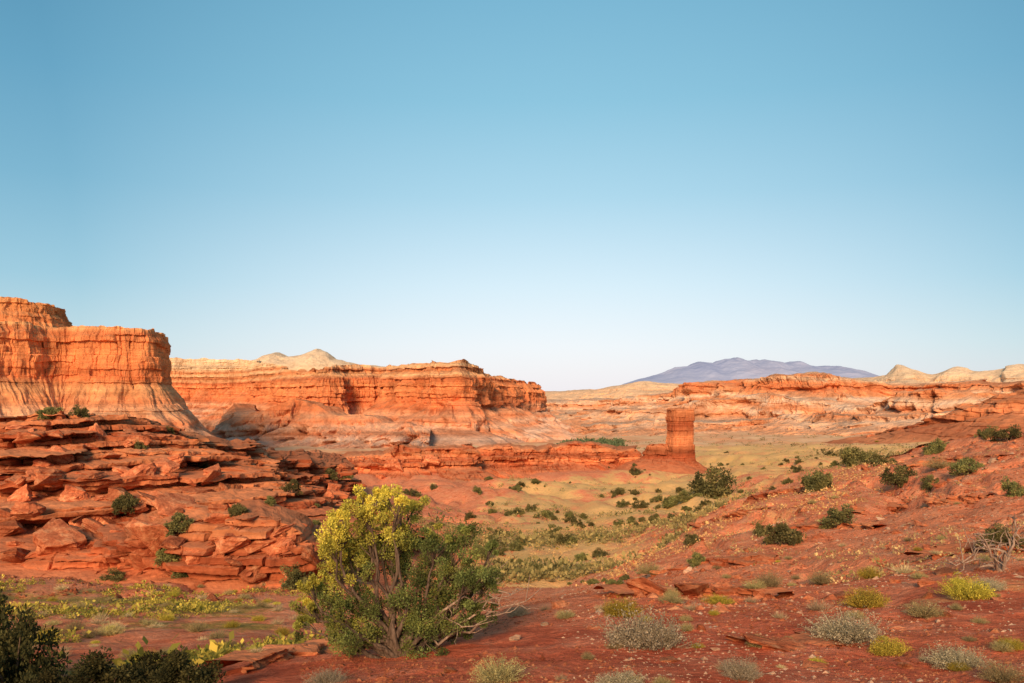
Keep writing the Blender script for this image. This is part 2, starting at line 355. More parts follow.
# badland spurs in front of the recessed wall
strip('hill',[(150,1750,424,-110),(190,1650,414,-108),(225,1600,407,-108),(250,1500,414,-106),(285,1480,403,-104),(305,1480,399,-104),(330,1430,410,-102),(365,1400,418,-100),(400,1380,424,-98),(430,1380,432,-98)],
  [(-200,0.25,0),(-40,0.05,0),(0,0,0.15),(30,0.25,0.1),(36,0.33,0.4),(75,0.6,0.05),(80,0.66,0.3),(150,1.05,0)],
  M_mesaM,ns=1300,nt=150,nlay=10,lay=1.5,blk=0.6,bw=40,crack=0.5,pn=70,ps=110,gul=46,gw=48,rough=5,rs=22,seed=39,topn=12,bk=0.08)
M_dome=strata_mat('pale_dome_rock',0,260,[(0,(0.88,0.56,0.34)),(0.3,(0.91,0.66,0.43)),(0.6,(0.92,0.73,0.52)),(1,(0.92,0.77,0.58))],(0.91,0.70,0.48),8.0,streak=0.4,bumpd=7,flatmix=0.3,wg=0.92,wb=0.84,band=0.35)
def heightpatch(name,u0,u1,Y0,Y1,prof,mat,nu=500,nv=90,nz=0.12,sc=200,seed=1,base=-100,ridge=False,pw=1.0):
    px=np.linspace(u0,u1,nu)[None,:]; v=np.linspace(0,1,nv)[:,None]
    Y=Y0+(Y1-Y0)*v+0*px; Yc=(Y0+Y1)/2; X=(px-512)/F*Y
    top=np.interp((X/Yc*F+512),[p[0] for p in prof],[-(p[1]-HY)/F*Yc for p in prof])
    sh=np.sin(np.pi*v)**pw
    amp=(top-base)
    if ridge: n=1-np.abs(fbm(X/sc,Y/sc,0,6,seed=seed))*2.4
    else: n=fbm(X/sc,Y/sc,0,5,seed=seed)
    z=base+amp*sh*(1+nz*(n-(0.6 if ridge else 0)))
    me=mesh_np(name,np.stack([X,Y,z],-1).reshape(-1,3),grid_faces(nv,nu),True)
    return obj(name,me,mat,kind='structure')
heightpatch('hill',180,470,3200,3900,[(180,378),(220,366),(258,360),(268,355),(276,353),(286,356),(300,355),(312,352),(319,350),(328,353),(336,359),(360,364),(420,370),(470,392)],M_dome,nz=0.08,sc=90,seed=5,base=-50)
M_ridge=strata_mat('right_ridge_rock',-190,100,[(0.0,(0.90,0.48,0.29)),(0.12,(0.92,0.60,0.40)),(0.2,(0.82,0.38,0.20)),(0.28,(0.92,0.64,0.44)),(0.36,(0.84,0.42,0.23)),(0.44,(0.93,0.67,0.48)),(0.50,(0.80,0.36,0.18)),(0.57,(0.93,0.72,0.54)),(0.62,(0.86,0.42,0.22)),(0.70,(0.74,0.28,0.13)),(0.77,(0.82,0.34,0.16)),(0.82,(0.92,0.67,0.45)),(0.87,(0.78,0.34,0.16)),(0.93,(0.92,0.65,0.44)),(1,(0.93,0.75,0.56))],(0.92,0.58,0.36),9.0,wob=0.16,streak=0.5,bumpd=11,flatmix=0.15,band=0.5,wg=0.93,wb=0.87)
strip('ridge',[(530,5200,401,-170),(600,4600,400,-170),(650,4200,394,-170),(700,3900,386,-170),(740,3600,379,-165),(790,3300,373,-160),(830,3200,371,-150),(858,3300,376,-150),(890,3500,383,-140),(960,3300,380,-140),(1024,2900,383,-130),(1200,2700,384,-120),(1500,2500,380,-120)],
  [(-1500,0.0,0),(-60,0.0,0.2),(0,0.05,1),(12,0.22,1),(40,0.27,0.6),(50,0.40,1),(160,0.48,0.3),(175,0.58,0.9),(420,0.8,0.15),(440,0.86,0.8),(800,1.05,0)],
  M_ridge,ns=1500,nt=260,nlay=12,lay=7,blk=5,bw=120,crack=3,pn=260,ps=420,gul=160,gw=220,rough=26,rs=80,seed=21,topn=14,bk=0.15,vf=30,vw=140)
strip('ridge',[(500,7600,393,-150),(560,7000,391,-150),(600,6500,387,-150),(640,6200,381,-150),(690,6200,384,-150),(760,5600,382,-150),(820,5200,378,-140),(870,4900,374,-140),(888,4850,369,-140),(902,4800,365,-140),(918,4800,370,-140),(932,4800,374,-140),(948,4700,366,-140),(975,4600,371,-140),(1000,4600,368,-140),(1024,4500,364,-140),(1200,4500,362,-140),(1500,4200,362,-140)],
  [(-1500,0.0,0),(-140,0.0,0.1),(0,0.12,0.3),(60,0.22,0.6),(80,0.28,0.8),(200,0.38,0.3),(230,0.46,0.7),(700,1.05,0)],
  M_dome,ns=1000,nt=160,nlay=12,lay=8,blk=4,bw=90,crack=4,pn=220,ps=520,gul=120,gw=240,rough=30,rs=140,seed=27,topn=10,bk=0.1,vf=16,vw=140)
strip('ridge',[(540,3600,416,-150),(600,3200,409,-140),(640,2900,411,-135),(700,2700,400,-130),(760,2550,394,-125),(800,2500,400,-125),(860,2300,407,-115),(900,2200,396,-100),(960,2050,391,-98),(1024,1900,396,-95),(1300,1800,393,-90)],
  [(-300,0.1,0),(-30,0.0,0.4),(0,0.05,0.8),(14,0.28,1),(80,0.5,0.3),(90,0.66,0.9),(330,1.1,0)],
  M_ridge,ns=1200,nt=150,nlay=8,lay=5,blk=3,bw=50,crack=2,pn=190,ps=260,gul=80,gw=110,rough=14,rs=40,seed=35,topn=12,bk=0.12,vf=14,vw=70)
strip('hill',[(590,2100,427,-118),(650,2000,421,-115),(720,1900,422,-110),(800,1700,415,-105),(900,1400,414,-80),(1024,1200,409,-75),(1300,1100,409,-70)],
  [(-300,0.1,0),(0,0.0,0.6),(10,0.25,0.9),(60,0.4,0.2),(70,0.55,0.8),(260,1.1,0)],
  M_ridge,ns=1100,nt=110,nlay=6,lay=3,blk=2,bw=40,crack=1,pn=90,ps=150,gul=50,gw=70,rough=9,rs=30,seed=33,topn=8,bk=0.12,vf=6,vw=40)
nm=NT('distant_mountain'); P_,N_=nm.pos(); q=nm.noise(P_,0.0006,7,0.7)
nm.col(nm.ramp(q,[(0.35,(0.34,0.37,0.52)),(0.5,(0.39,0.41,0.54)),(0.66,(0.45,0.44,0.55))]))  # distance haze painted in as a pale blue-grey base colour
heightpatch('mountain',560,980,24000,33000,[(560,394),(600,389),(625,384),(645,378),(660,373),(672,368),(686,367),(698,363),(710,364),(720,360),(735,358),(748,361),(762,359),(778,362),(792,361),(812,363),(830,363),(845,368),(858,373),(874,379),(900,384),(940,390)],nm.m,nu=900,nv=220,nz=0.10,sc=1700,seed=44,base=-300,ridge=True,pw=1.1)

# ------------------------------------------------------------------ near red rock
def nearstrata(name,z0,z1,unit,k=1.0):
    return strata_mat(name,z0,z1,[(p,(a*k,b*k,c*k)) for p,(a,b,c) in [(0,(0.48,0.115,0.05)),(0.15,(0.74,0.23,0.10)),(0.3,(0.44,0.11,0.048)),(0.42,(0.86,0.33,0.145)),(0.55,(0.50,0.13,0.056)),(0.7,(0.88,0.35,0.155)),(0.82,(0.48,0.125,0.054)),(1,(0.82,0.31,0.135))]],(0.80*k,0.28*k,0.125*k),unit,wob=0.08,streak=0.35,bumpd=0.35*unit,flatmix=0.5,band=0.75,streakz=0.3)
M_out=nearstrata('outcrop_rock',-12,-2,0.42,0.86); M_wall=nearstrata('wall_rock',-30,-16,1.2); M_pil=nearstrata('pillar_rock',-34,6,1.2,0.86)
strip('rock_outcrop',[(-300,72,422,-10.3),(-120,73,421,-10.2),(-40,73,420,-10.2),(10,72,418,-10.2),(50,72,414,-10.2),(100,75,415,-10.3),(150,80,426,-10.8),(200,85,438,-12.5,.95),(250,93,450,-15,.8),(310,108,462,-20,.5),(350,125,471,-24,.3)],
  [(-25,0.12,0),(-1,0,1),(0.15,0.16,1),(3.3,0.18,1),(3.4,0.33,1),(7.8,0.35,1),(7.9,0.50,1),(12.8,0.53,1),(12.9,0.68,1),(17.8,0.71,0.9),(17.9,0.87,1),(22.5,0.9,0.7),(28,1.05,0.1)],
  M_out,ns=2000,nt=440,nlay=22,lay=0.85,blk=1.35,bw=2.8,crack=0.8,pn=7.0,ps=11,gul=1.0,gw=7,rough=0.38,rs=0.9,seed=51,topn=1.1,zn=1.1,gap=1.9,
  props=dict(label="long broken ridge of layered dark red sandstone ledges",category="rock outcrop"))
strip('rock_outcrop',[(20,50,560,-10.6),(60,50,545,-10.5),(120,49,537,-10.4),(165,47,528,-10.4),(205,46,521,-10.4),(240,45.5,520,-10.4),(280,45.5,523,-10.6),(304,46,530,-10.7),(318,48,545,-10.9),(320,52,552,-12),(300,58,548,-12)],
  [(-5,-0.1,0.2),(0,0,1),(0.3,0.4,1),(0.8,0.5,1),(1.0,0.9,1),(3,1.1,0.2)],
  M_out,ns=900,nt=120,nlay=5,lay=0.35,blk=0.6,bw=2.6,crack=0.5,pn=2.4,ps=7,rough=0.25,rs=0.9,seed=57,topn=0.5,zn=0.4,bk=0.1,gap=0.9,
  props=dict(label="low blocky red sandstone wall at the foot of the ridge",category="rock outcrop"))
strip('rock_ledge',[(215,225,452,-25),(260,240,455,-26),(310,258,452,-28),(350,265,456,-28),(400,262,450,-28),(430,268,446,-28),(468,272,445,-28),(480,285,450,-29),(530,290,447,-29),(585,292,446,-29),(630,300,449,-29),(645,312,453,-29)],
  [(-70,0.2,0),(-2,0,0.8),(0,0.03,1),(0.8,0.3,1),(1.6,0.34,1),(2.2,0.62,1),(5,0.7,0.4),(14,1.05,0)],
  M_wall,ns=1500,nt=130,nlay=8,lay=0.9,blk=1.1,bw=8,crack=0.6,pn=13,ps=20,gul=2.5,gw=10,rough=0.9,rs=2.5,seed=61,topn=2.4,zn=1.0,vf=1.6,vw=11,bk=0.15,
  props=dict(label="long low cliff of red sandstone ledges above the valley",category="rock ledge"))
strip('rock_outcrop',[(905,100,431,-6),(940,92,418,-5.5),(965,88,405,-5),(985,86,396,-4.5),(1010,84,389,-4.2),(1040,82,385,-4),(1150,80,380,-4),(1300,78,376,-3)],
  [(-25,0.2,0),(-1,0,1),(0.4,0.22,1),(2.5,0.32,0.7),(3,0.55,1),(6,0.7,0.4),(10,1.1,0.1)],
  M_out,ns=900,nt=150,nlay=9,lay=0.35,blk=0.5,bw=3.5,crack=0.3,pn=2.5,ps=9,rough=0.5,rs=1.5,seed=67,topn=0.7,zn=0.4,bk=0.15,
  props=dict(label="stepped red sandstone knob crowning the slope",category="rock outcrop"))
PY=292.0; k=PY/F; pxc=680; X0=(pxc-512)*k
def ringpts(cx,cy,rx,ry,zt,zb,n=32,p=6,rot=0.2):
    r=[]
    for i in range(n):
        a=-2*math.pi*i/n
        c,s_=math.cos(a),math.sin(a)
        rr=1/((abs(c)**p+abs(s_)**p)**(1/p)); x_,y_=rx*rr*c,ry*rr*s_
        r.append((cx+x_*math.cos(rot)-y_*math.sin(rot),cy+x_*math.sin(rot)+y_*math.cos(rot),zt,zb))
    return r[::-1]
zt=-(409-HY)*k; zb=-(464-HY)*k
strip('rock_pillar',ringpts(X0,PY,4.0,3.5,zt,zb-2,rot=0.3),
  [(-3.3,-0.01,0),(-0.25,-0.005,0.6),(0.35,0.01,1),(0.4,0.09,1),(0.38,0.19,1),(0.05,0.2,1),(0.0,0.45,1),(0.1,0.64,1),(0.3,0.78,1),(0.8,0.84,0.9),(3.0,0.92,0.3),(9,1.1,0)],
  M_pil,ns=460,nt=340,nlay=9,lay=0.10,blk=0.28,bw=3.2,crack=0.3,pn=0.35,ps=4,rough=0.3,rs=1.0,seed=79,closed=True,world=True,vf=0.15,vw=5,nsm=200,topn=0.3,
  props=dict(label="stout freestanding red sandstone pillar with a blocky cap",category="rock pillar"))
strip('rock_outcrop',ringpts(X0-7.5,PY-1,5.0,3.2,-(447-HY)*k,zb-1.5,rot=-0.1),
  [(-3.2,-0.15,0),(-1.5,-0.05,0.6),(0,0.3,1),(0.8,0.5,1),(3,0.65,0.5),(11,1.1,0)],
  M_pil,ns=300,nt=120,nlay=5,lay=0.4,blk=0.5,bw=3.0,crack=0.4,pn=2.0,ps=5,rough=0.7,rs=1.6,seed=73,closed=True,world=True,vf=0.3,vw=4,
  props=dict(label="low dark red rock shoulder beside the pillar",category="rock outcrop"))

# ------------------------------------------------------------------ ray helpers
bpy.context.view_layer.update()
dg=bpy.context.evaluated_depsgraph_get()
def sight(px,py):
    d=Vector(((px-512)/F,1.0,-(py-HY)/F)).normalized()
    r=scene.ray_cast(dg,Vector((0,0,0)),d)
    return (r[1],r[2]) if r[0] else (None,None)

def small_ledge(pix,hgt,seed,label):
    W=[]
    for px,py in pix:
        p,_=sight(px,py)
        if p is None: return
        W.append((p.x,p.y,p.z+hgt,p.z-0.35))
    L=sum(math.dist(W[i][:2],W[i+1][:2]) for i in range(len(W)-1))
    strip('rock_ledge',W,[(-2,0.6,0),(-0.6,0.05,0.5),(0,0.0,1),(0.08,0.5,1),(0.2,0.7,1),(0.6,1.3,0)],M_out,ns=int(min(700,max(200,L*25))),nt=50,nlay=4,lay=0.08,blk=0.2,bw=1.0,crack=0.15,pn=1.1,ps=2.2,rough=0.10,rs=0.5,seed=seed,world=True,bk=0.04,topn=0.16,
      props=dict(label=label,category='rock ledge'))
for i,(pp,hg) in enumerate([([(612,598),(650,594),(690,592),(735,596),(752,600)],0.12),([(655,575),(700,566),(745,560),(775,562)],0.16),([(690,530),(725,518),(760,512)],0.26),
   ([(860,515),(905,505),(950,503),(985,498)],0.22),([(905,470),(950,463),(1000,460)],0.32),([(765,650),(800,643),(838,640)],0.06),([(270,672),(310,655),(350,648),(372,652)],0.14),([(745,500),(790,492),(830,490)],0.26),([(790,535),(830,528),(870,530)],0.2),([(930,560),(975,552),(1030,552)],0.12)]):
    small_ledge(pp,hg,810+i,"thin broken ledge of red sandstone cropping out of soil")
bpy.context.view_layer.update(); dg=bpy.context.evaluated_depsgraph_get()

# ------------------------------------------------------------------ rocks
def rock_mesh(name,seed,flat=0.6,mat=M_rock,n=14,dn=0.04):
    r=np.random.default_rng(seed)
    bm=bmesh.new()
    for i in range(n):
        v=r.normal(size=3); v/=np.max(np.abs(v))**0.92*np.linalg.norm(v)**0.08
        v=v*(0.40+0.1*r.random())
        bm.verts.new((v[0],v[1]*0.8,v[2]*flat))
    bmesh.ops.convex_hull(bm,input=bm.verts)
    for v in [v for v in bm.verts if not v.link_faces]: bm.verts.remove(v)
    bmesh.ops.dissolve_limit(bm,angle_limit=0.3,verts=bm.verts,edges=bm.edges)
    bmesh.ops.bevel(bm,geom=bm.edges[:],offset=0.012,segments=2,affect='EDGES',profile=0.6)
    bmesh.ops.triangulate(bm,faces=bm.faces)
    for _ in range(2):
        es=[e for e in bm.edges if e.calc_length()>0.09]
        if es: bmesh.ops.subdivide_edges(bm,edges=es,cuts=2 if _==0 else 1,use_grid_fill=True); bmesh.ops.triangulate(bm,faces=bm.faces)
    co=np.array([v.co[:] for v in bm.verts])
    d=fbm(co[:,0]*6+seed,co[:,1]*6,co[:,2]*6,5,seed=seed)
    zz=co[:,2]*14+0.6*fbm(co[:,0]*2,co[:,1]*2,0,2,seed=seed+1)
    l=h3(np.floor(zz),seed,2)-0.5
    for v,k_,l_ in zip(bm.verts,d,l):
        q=v.co.normalized(); v.co+=q*float(k_)*dn+Vector((q.x,q.y,0))*float(l_)*0.09
    me=bpy.data.meshes.new(name); bm.to_mesh(me); bm.free(); me.materials.append(mat); return me
blocks=[rock_mesh('boulder',100+i,0.62) for i in range(7)]
slabs=[rock_mesh('rock_slab',200+i,0.22,dn=0.025) for i in range(7)]
pales=[rock_mesh('stone',300+i,0.5,M_pale) for i in range(4)]
def put_rock(loc,size,kind='boulder',nrm=None,tilt=0.25,sink=0.15,label=None,group=None):
    if kind=='boulder': me=random.choice(blocks); lab="angular red sandstone boulder resting on red soil"; cat='boulder'
    elif kind=='rock_slab': me=random.choice(slabs); lab="flat broken slab of red sandstone lying on the slope"; cat='rock'
    else: me=random.choice(pales); lab="small pale tan stone lying on red soil"; cat='stone'
    o=obj(kind,me,None,label=label or lab,category=cat,group=group or 'loose rocks on the slopes')
    s=size*random.uniform(0.85,1.15)
    o.scale=(s*random.uniform(0.85,1.25),s*random.uniform(0.8,1.1),s*random.uniform(0.8,1.15))
    q=Euler((random.gauss(0,tilt),random.gauss(0,tilt),random.uniform(0,6.28))).to_quaternion()
    if nrm is not None:
        up=Vector((0,0,1)).lerp(nrm,0.15 if kind!='rock_slab' else 0.3).normalized()
        q=Vector((0,0,1)).rotation_difference(up)@q
    o.rotation_mode='QUATERNION'; o.rotation_quaternion=q
    o.location=loc+Vector((0,0,s*((0.18 if kind!='rock_slab' else 0.06)-sink)))
    return o
rock_list=[
(60,550,50,'boulder'),(20,560,44,'boulder'),(92,525,42,'boulder'),(75,500,38,'boulder'),(30,515,38,'boulder'),(50,535,34,'boulder'),(8,535,36,'boulder'),
(120,522,66,'rock_slab'),(150,538,66,'rock_slab'),(178,508,62,'rock_slab'),(195,492,50,'rock_slab'),(215,520,44,'rock_slab'),(150,500,50,'rock_slab'),(210,478,36,'rock_slab'),
(165,472,30,'boulder'),(60,462,34,'boulder'),(15,472,36,'rock_slab'),(110,457,34,'rock_slab'),(235,548,38,'boulder'),(280,552,44,'boulder'),(258,550,36,'boulder'),(140,480,32,'boulder'),(90,478,32,'rock_slab'),(48,482,32,'boulder'),
(200,560,34,'boulder'),(140,562,45,'rock_slab'),(255,577,24,'boulder'),(100,440,30,'boulder'),(30,438,36,'rock_slab'),(290,577,24,'boulder'),(310,562,24,'boulder'),(120,500,36,'boulder'),(20,500,34,'boulder'),
(395,470,30,'boulder'),(380,478,14,'boulder'),(430,462,18,'boulder'),(345,470,16,'boulder'),(60,425,26,'boulder'),(20,426,24,'rock_slab'),(90,424,22,'boulder'),(130,430,20,'rock_slab')]
for px,py,w,kd in rock_list:
    p,nr=sight(px,py)
    if p is None: continue
    put_rock(p,w*p.y/F,kd,nr,tilt=0.28,sink=0.05)
cnt=0
while cnt<155:
    px=random.uniform(0,335); py=random.uniform(425,588)
    if py<415+max(0,(px-120))*0.28: continue
    p,nr=sight(px,py)
    if p is None or p.y>150: continue
    put_rock(p,random.choice([4,5,7,9,12,16,21,26])*p.y/F,random.choice(['boulder','boulder','rock_slab','rock_slab']),nr,tilt=0.28); cnt+=1
cnt=0
while cnt<105:
    px=random.uniform(620,1024); py=random.uniform(430,620)
    p,nr=sight(px,py)
    if p is None or p.y>110: continue
    k_=random.choice(['boulder','boulder','stone','rock_slab','rock_slab'])
    put_rock(p,random.choice([4,5,6,8,10,13])*p.y/F,k_,nr); cnt+=1
for px,py,w,kd in [(790,645,66,'rock_slab'),(762,640,36,'rock_slab'),(815,668,32,'rock_slab'),(600,628,30,'rock_slab'),(690,592,54,'rock_slab'),(735,592,38,'rock_slab'),(650,588,44,'rock_slab'),(672,660,30,'rock_slab'),(900,630,30,'rock_slab'),(845,595,30,'rock_slab'),(950,572,32,'rock_slab'),
    (560,607,20,'boulder'),(515,640,14,'stone'),(905,668,14,'boulder'),(715,650,12,'stone'),(545,625,12,'stone'),(860,600,16,'stone'),(925,585,18,'boulder'),(1000,600,24,'rock_slab'),(450,672,14,'boulder'),(700,630,14,'boulder'),(300,655,40,'rock_slab'),(340,640,26,'rock_slab')]:
    p,nr=sight(px,py)
    if p is None: continue
    put_rock(p,w*p.y/F,kd,nr,tilt=0.08,sink=0.08)
def pebbles(n,area,sz,mat,name,seed,thr=0.55):
    r=np.random.default_rng(seed)
    Y=area[0]*np.exp(r.random(n)*math.log(area[1]/area[0])); px=r.uniform(area[2],area[3],n)
    X=(px-512)/F*Y; kp=vn(X/2.5,Y/2.5,0,seed)+0.3*r.random(n)>thr; X=X[kp];Y=Y[kp];n=len(X); Z=H(X,Y)
    base=np.array([[1,0,0],[-1,0,0],[0,1,0],[0,-1,0],[0,0,1],[0,0,-1]],float)
    fc=np.array([[0,2,4],[2,1,4],[1,3,4],[3,0,4],[2,0,5],[1,2,5],[3,1,5],[0,3,5]])
    s=sz*np.exp(r.normal(0,0.6,n))*(0.6+Y/25)
    v=base[None]*r.uniform(0.6,1.2,(n,6,1))*s[:,None,None]*np.array([1,0.8,0.55])
    a=r.uniform(0,6.28,n); ca,sa=np.cos(a)[:,None],np.sin(a)[:,None]
    x_=v[:,:,0]*ca-v[:,:,1]*sa; y_=v[:,:,0]*sa+v[:,:,1]*ca
    V=np.stack([x_+X[:,None],y_+Y[:,None],v[:,:,2]+Z[:,None]],-1).reshape(-1,3)
    Fc=(fc[None]+6*np.arange(n)[:,None,None]).reshape(-1,3)
    return obj(name,mesh_np(name,V,Fc),mat,kind='stuff')
pebbles(40000,(6,70,300,1080),0.015,M_rock,'gravel',5)
pebbles(12000,(7,80,560,1080),0.014,M_pale,'gravel',6)
pebbles(9000,(40,160,200,520),0.02,M_rock,'gravel',7)
pebbles(9000,(35,80,-60,330),0.03,M_rock,'gravel',8)
pebbles(7000,(14,95,600,1080),0.036,M_rock,'gravel',9,0.62)

# ------------------------------------------------------------------ vegetation
def foliage(C,R,per,ls,r,cols,aspect=0.3,up=0.35,shell=2.2,flat=1.0):
    N=len(C); per=int(per); c=np.repeat(C,per,0); rad=np.repeat(R,per)[:,None]; cl=np.repeat(cols,per,0)
    d=r.normal(size=c.shape); d/=np.linalg.norm(d,axis=1)[:,None]
    p=c+d*rad*(r.random((len(c),1))**(1/shell))*np.array([1,1,flat])
    ax=d+r.normal(size=c.shape)*0.55+np.array([0,0,up]); ax/=np.linalg.norm(ax,axis=1)[:,None]
    sd=np.cross(ax,r.normal(size=c.shape)); sd/=np.linalg.norm(sd,axis=1)[:,None]+1e-9
    L=ls*r.uniform(0.6,1.4,(len(c),1)); w=L*aspect
    V=np.stack([p,p+ax*L*0.5+sd*w,p+ax*L,p+ax*L*0.5-sd*w],1).reshape(-1,3)
    Fc=np.arange(len(c)*4).reshape(-1,4)
    cl=cl*r.uniform(0.65,1.35,(len(c),1)); cl=np.repeat(cl,4,0)
    return V,Fc,cl
def tube(paths):
    Vs=[];Fs=[];k=0
    for P,Rr in paths:
        P=np.array(P,float);Rr=np.array(Rr,float);n=len(P);m_=6
        T_=np.gradient(P,axis=0);T_/=np.linalg.norm(T_,axis=1)[:,None]+1e-9
        ref=np.array([0.31,0.87,0.2]);A_=np.cross(T_,ref);A_/=np.linalg.norm(A_,axis=1)[:,None]+1e-9;B_=np.cross(T_,A_)
        an=np.arange(m_)*2*math.pi/m_
        V=P[:,None]+Rr[:,None,None]*(np.cos(an)[None,:,None]*A_[:,None]+np.sin(an)[None,:,None]*B_[:,None])
        Vs.append(V.reshape(-1,3));Fs.append(grid_faces(n,m_,True)+k);k+=n*m_
    return np.vstack(Vs),np.vstack(Fs)
def curvy(a,b,r,n=8,wob=0.08,sag=0.0):
    a=np.array(a,float);b=np.array(b,float);t=np.linspace(0,1,n)[:,None]
    L=np.linalg.norm(b-a); w=np.cumsum(r.normal(size=(n,3)),0)*wob*L/3; w=w-w[0]-(w[-1]-w[0])*t
    return a+(b-a)*t+w+np.array([0,0,1])*sag*L*np.sin(np.pi*t)
def mkleaf(name,V,Fc,cl,mat):
    me=mesh_np(name,V,Fc); add_col(me,cl.astype(np.float32)); me.materials.append(mat); return me

# main juniper ------------------------------------------------
base,_=sight(402,655)
mp=base.y/F
r=np.random.default_rng(11)
lobes=[(348,514,16,.9),(366,503,17,1),(390,500,16,.9),(412,508,14,.6),(438,530,14,.15),(340,534,18,.95),(368,532,20,.8),(396,534,20,.5),(332,556,16,.85),(356,558,20,.6),(388,562,22,.12),
(424,552,22,.04),(452,550,20,0),(472,562,17,0),(448,578,23,0),(416,586,23,0),(470,588,18,0),(322,588,15,.6),(344,592,21,.3),(374,598,21,.06),(424,612,23,0),(452,606,21,0),
(336,618,19,.3),(360,626,21,.12),(392,628,20,0),(428,632,20,0),(310,604,12,.5),(486,548,9,.02),(384,490,7,1),(357,496,7,1),(462,530,12,.05),(316,572,9,.8),(306,620,10,.3),(478,610,13,0),(336,517,8,1),(352,642,14,.1),(456,632,14,0),(374,492,6,1),(402,496,7,.9),(488,578,9,0),(325,548,8,.9),(330,636,11,.15)]
C=[];R=[];CO=[];paths=[];tw=[]
for (lx,ly,lr,yl) in lobes:
    yy=r.uniform(-0.4,0.4)
    c=np.array([(lx-402)*mp*1.03,yy,(655-ly)*mp]); rad=lr*mp
    st=np.array([r.uniform(-0.22,0.22),r.uniform(-0.1,0.1),0.0])
    mid=np.array([c[0]*0.55+r.uniform(-.1,.1),c[1]*0.5,c[2]*0.42])
    p1=curvy(st,mid,r,6,0.18); p2=curvy(mid,c,r,7,0.18)
    P=np.vstack([p1,p2[1:]]); paths.append((P,np.linspace(0.045,0.007,len(P))))
    nb=max(5,int(lr*0.8))
    for j in range(nb):
        d=r.normal(size=3);d/=np.linalg.norm(d)
        pc=c+d*rad*r.uniform(0.4,1.2)*np.array([1.1,1.2,0.9]); pc[2]=max(pc[2],0.08); tw.append((curvy(P[-3],pc,r,4,0.1),[0.008,0.006,0.005,0.003]))
        C.append(pc);R.append(rad*r.uniform(0.24,0.48))
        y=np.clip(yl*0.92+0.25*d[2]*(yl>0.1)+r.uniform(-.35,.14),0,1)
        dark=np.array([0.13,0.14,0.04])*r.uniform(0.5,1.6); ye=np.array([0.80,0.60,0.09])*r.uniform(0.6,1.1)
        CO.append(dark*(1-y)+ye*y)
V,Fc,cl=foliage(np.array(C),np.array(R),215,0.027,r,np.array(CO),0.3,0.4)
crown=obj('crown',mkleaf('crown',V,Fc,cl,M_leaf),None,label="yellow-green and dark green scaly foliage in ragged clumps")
Vt,Ft=tube(paths+tw); trunk=obj('trunk',mesh_np('trunk',Vt,Ft,True),M_wood)
dead=[]
for e in [(508,556),(530,570),(518,598),(494,612),(504,585),(524,584),(298,600)]:
    t_=np.array([(e[0]-402)*mp,r.uniform(-.3,.2),(655-e[1])*mp]); Pm=curvy((0.15*np.sign(t_[0]),0.05,0.25),t_,r,10,0.14); dead.append((Pm,np.linspace(0.030,0.004,10)))
    for j in range(6):
        a=Pm[3+j]; b=a+r.normal(size=3)*0.14+np.array([0.06*np.sign(t_[0]),0,0.08]); dead.append((curvy(a,b,r,5,0.15),np.linspace(0.009,0.002,5)))
Vd,Fd=tube(dead); db=obj('dead_branch',mesh_np('dead_branch',Vd,Fd,True),M_dead,label="bare grey dead branches sticking out sideways")
jt=obj('juniper_tree',None,None,label="bushy juniper with bright yellow-green top on red soil",category="tree"); jt.empty_display_size=0.3
jt.location=base+Vector((0,0.05,-0.06))
for o in (crown,trunk,db): o.parent=jt

# shrub variants ------------------------------------------------
def juniper_var(seed,n=14,per=110,ls=0.07,k=1.0,hh=0.5):
    r=np.random.default_rng(seed); C=[];R=[];CO=[];pt=[]
    for i in range(n):
        a=r.uniform(0,6.28); q=r.random()**0.5*0.36; h_=r.uniform(0.08,hh)*(1-0.55*(q/0.36)**2)
        c=np.array([q*math.cos(a),q*math.sin(a),h_]); pt.append((curvy((0,0,-0.03),c,r,5,0.1),np.linspace(0.02,0.005,5)))
        for j in range(4):
            pc=c+r.normal(size=3)*0.06; C.append(pc);R.append(r.uniform(0.05,0.11))
            y=r.random()**2*0.5+0.3*max(0,pc[2]-0.35)
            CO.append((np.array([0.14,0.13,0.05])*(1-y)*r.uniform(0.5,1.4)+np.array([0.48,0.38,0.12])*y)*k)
    V,Fc,cl=foliage(np.array(C),np.array(R),per//3,ls,r,np.array(CO),0.3,0.35)
    Vt,Ft=tube(pt); tm=mesh_np('trunk',Vt,Ft,True); tm.materials.append(M_wood)
    return mkleaf('crown',V,Fc,cl,M_leaf),tm
jv=[juniper_var(400+i,n=13+2*i,ls=0.045,per=210) for i in range(6)]
jdark=[juniper_var(430+i,n=28,per=300,ls=0.033,k=0.40,hh=0.6) for i in range(3)]  # leaf colour scaled down to paint shade into the lower-left bushes
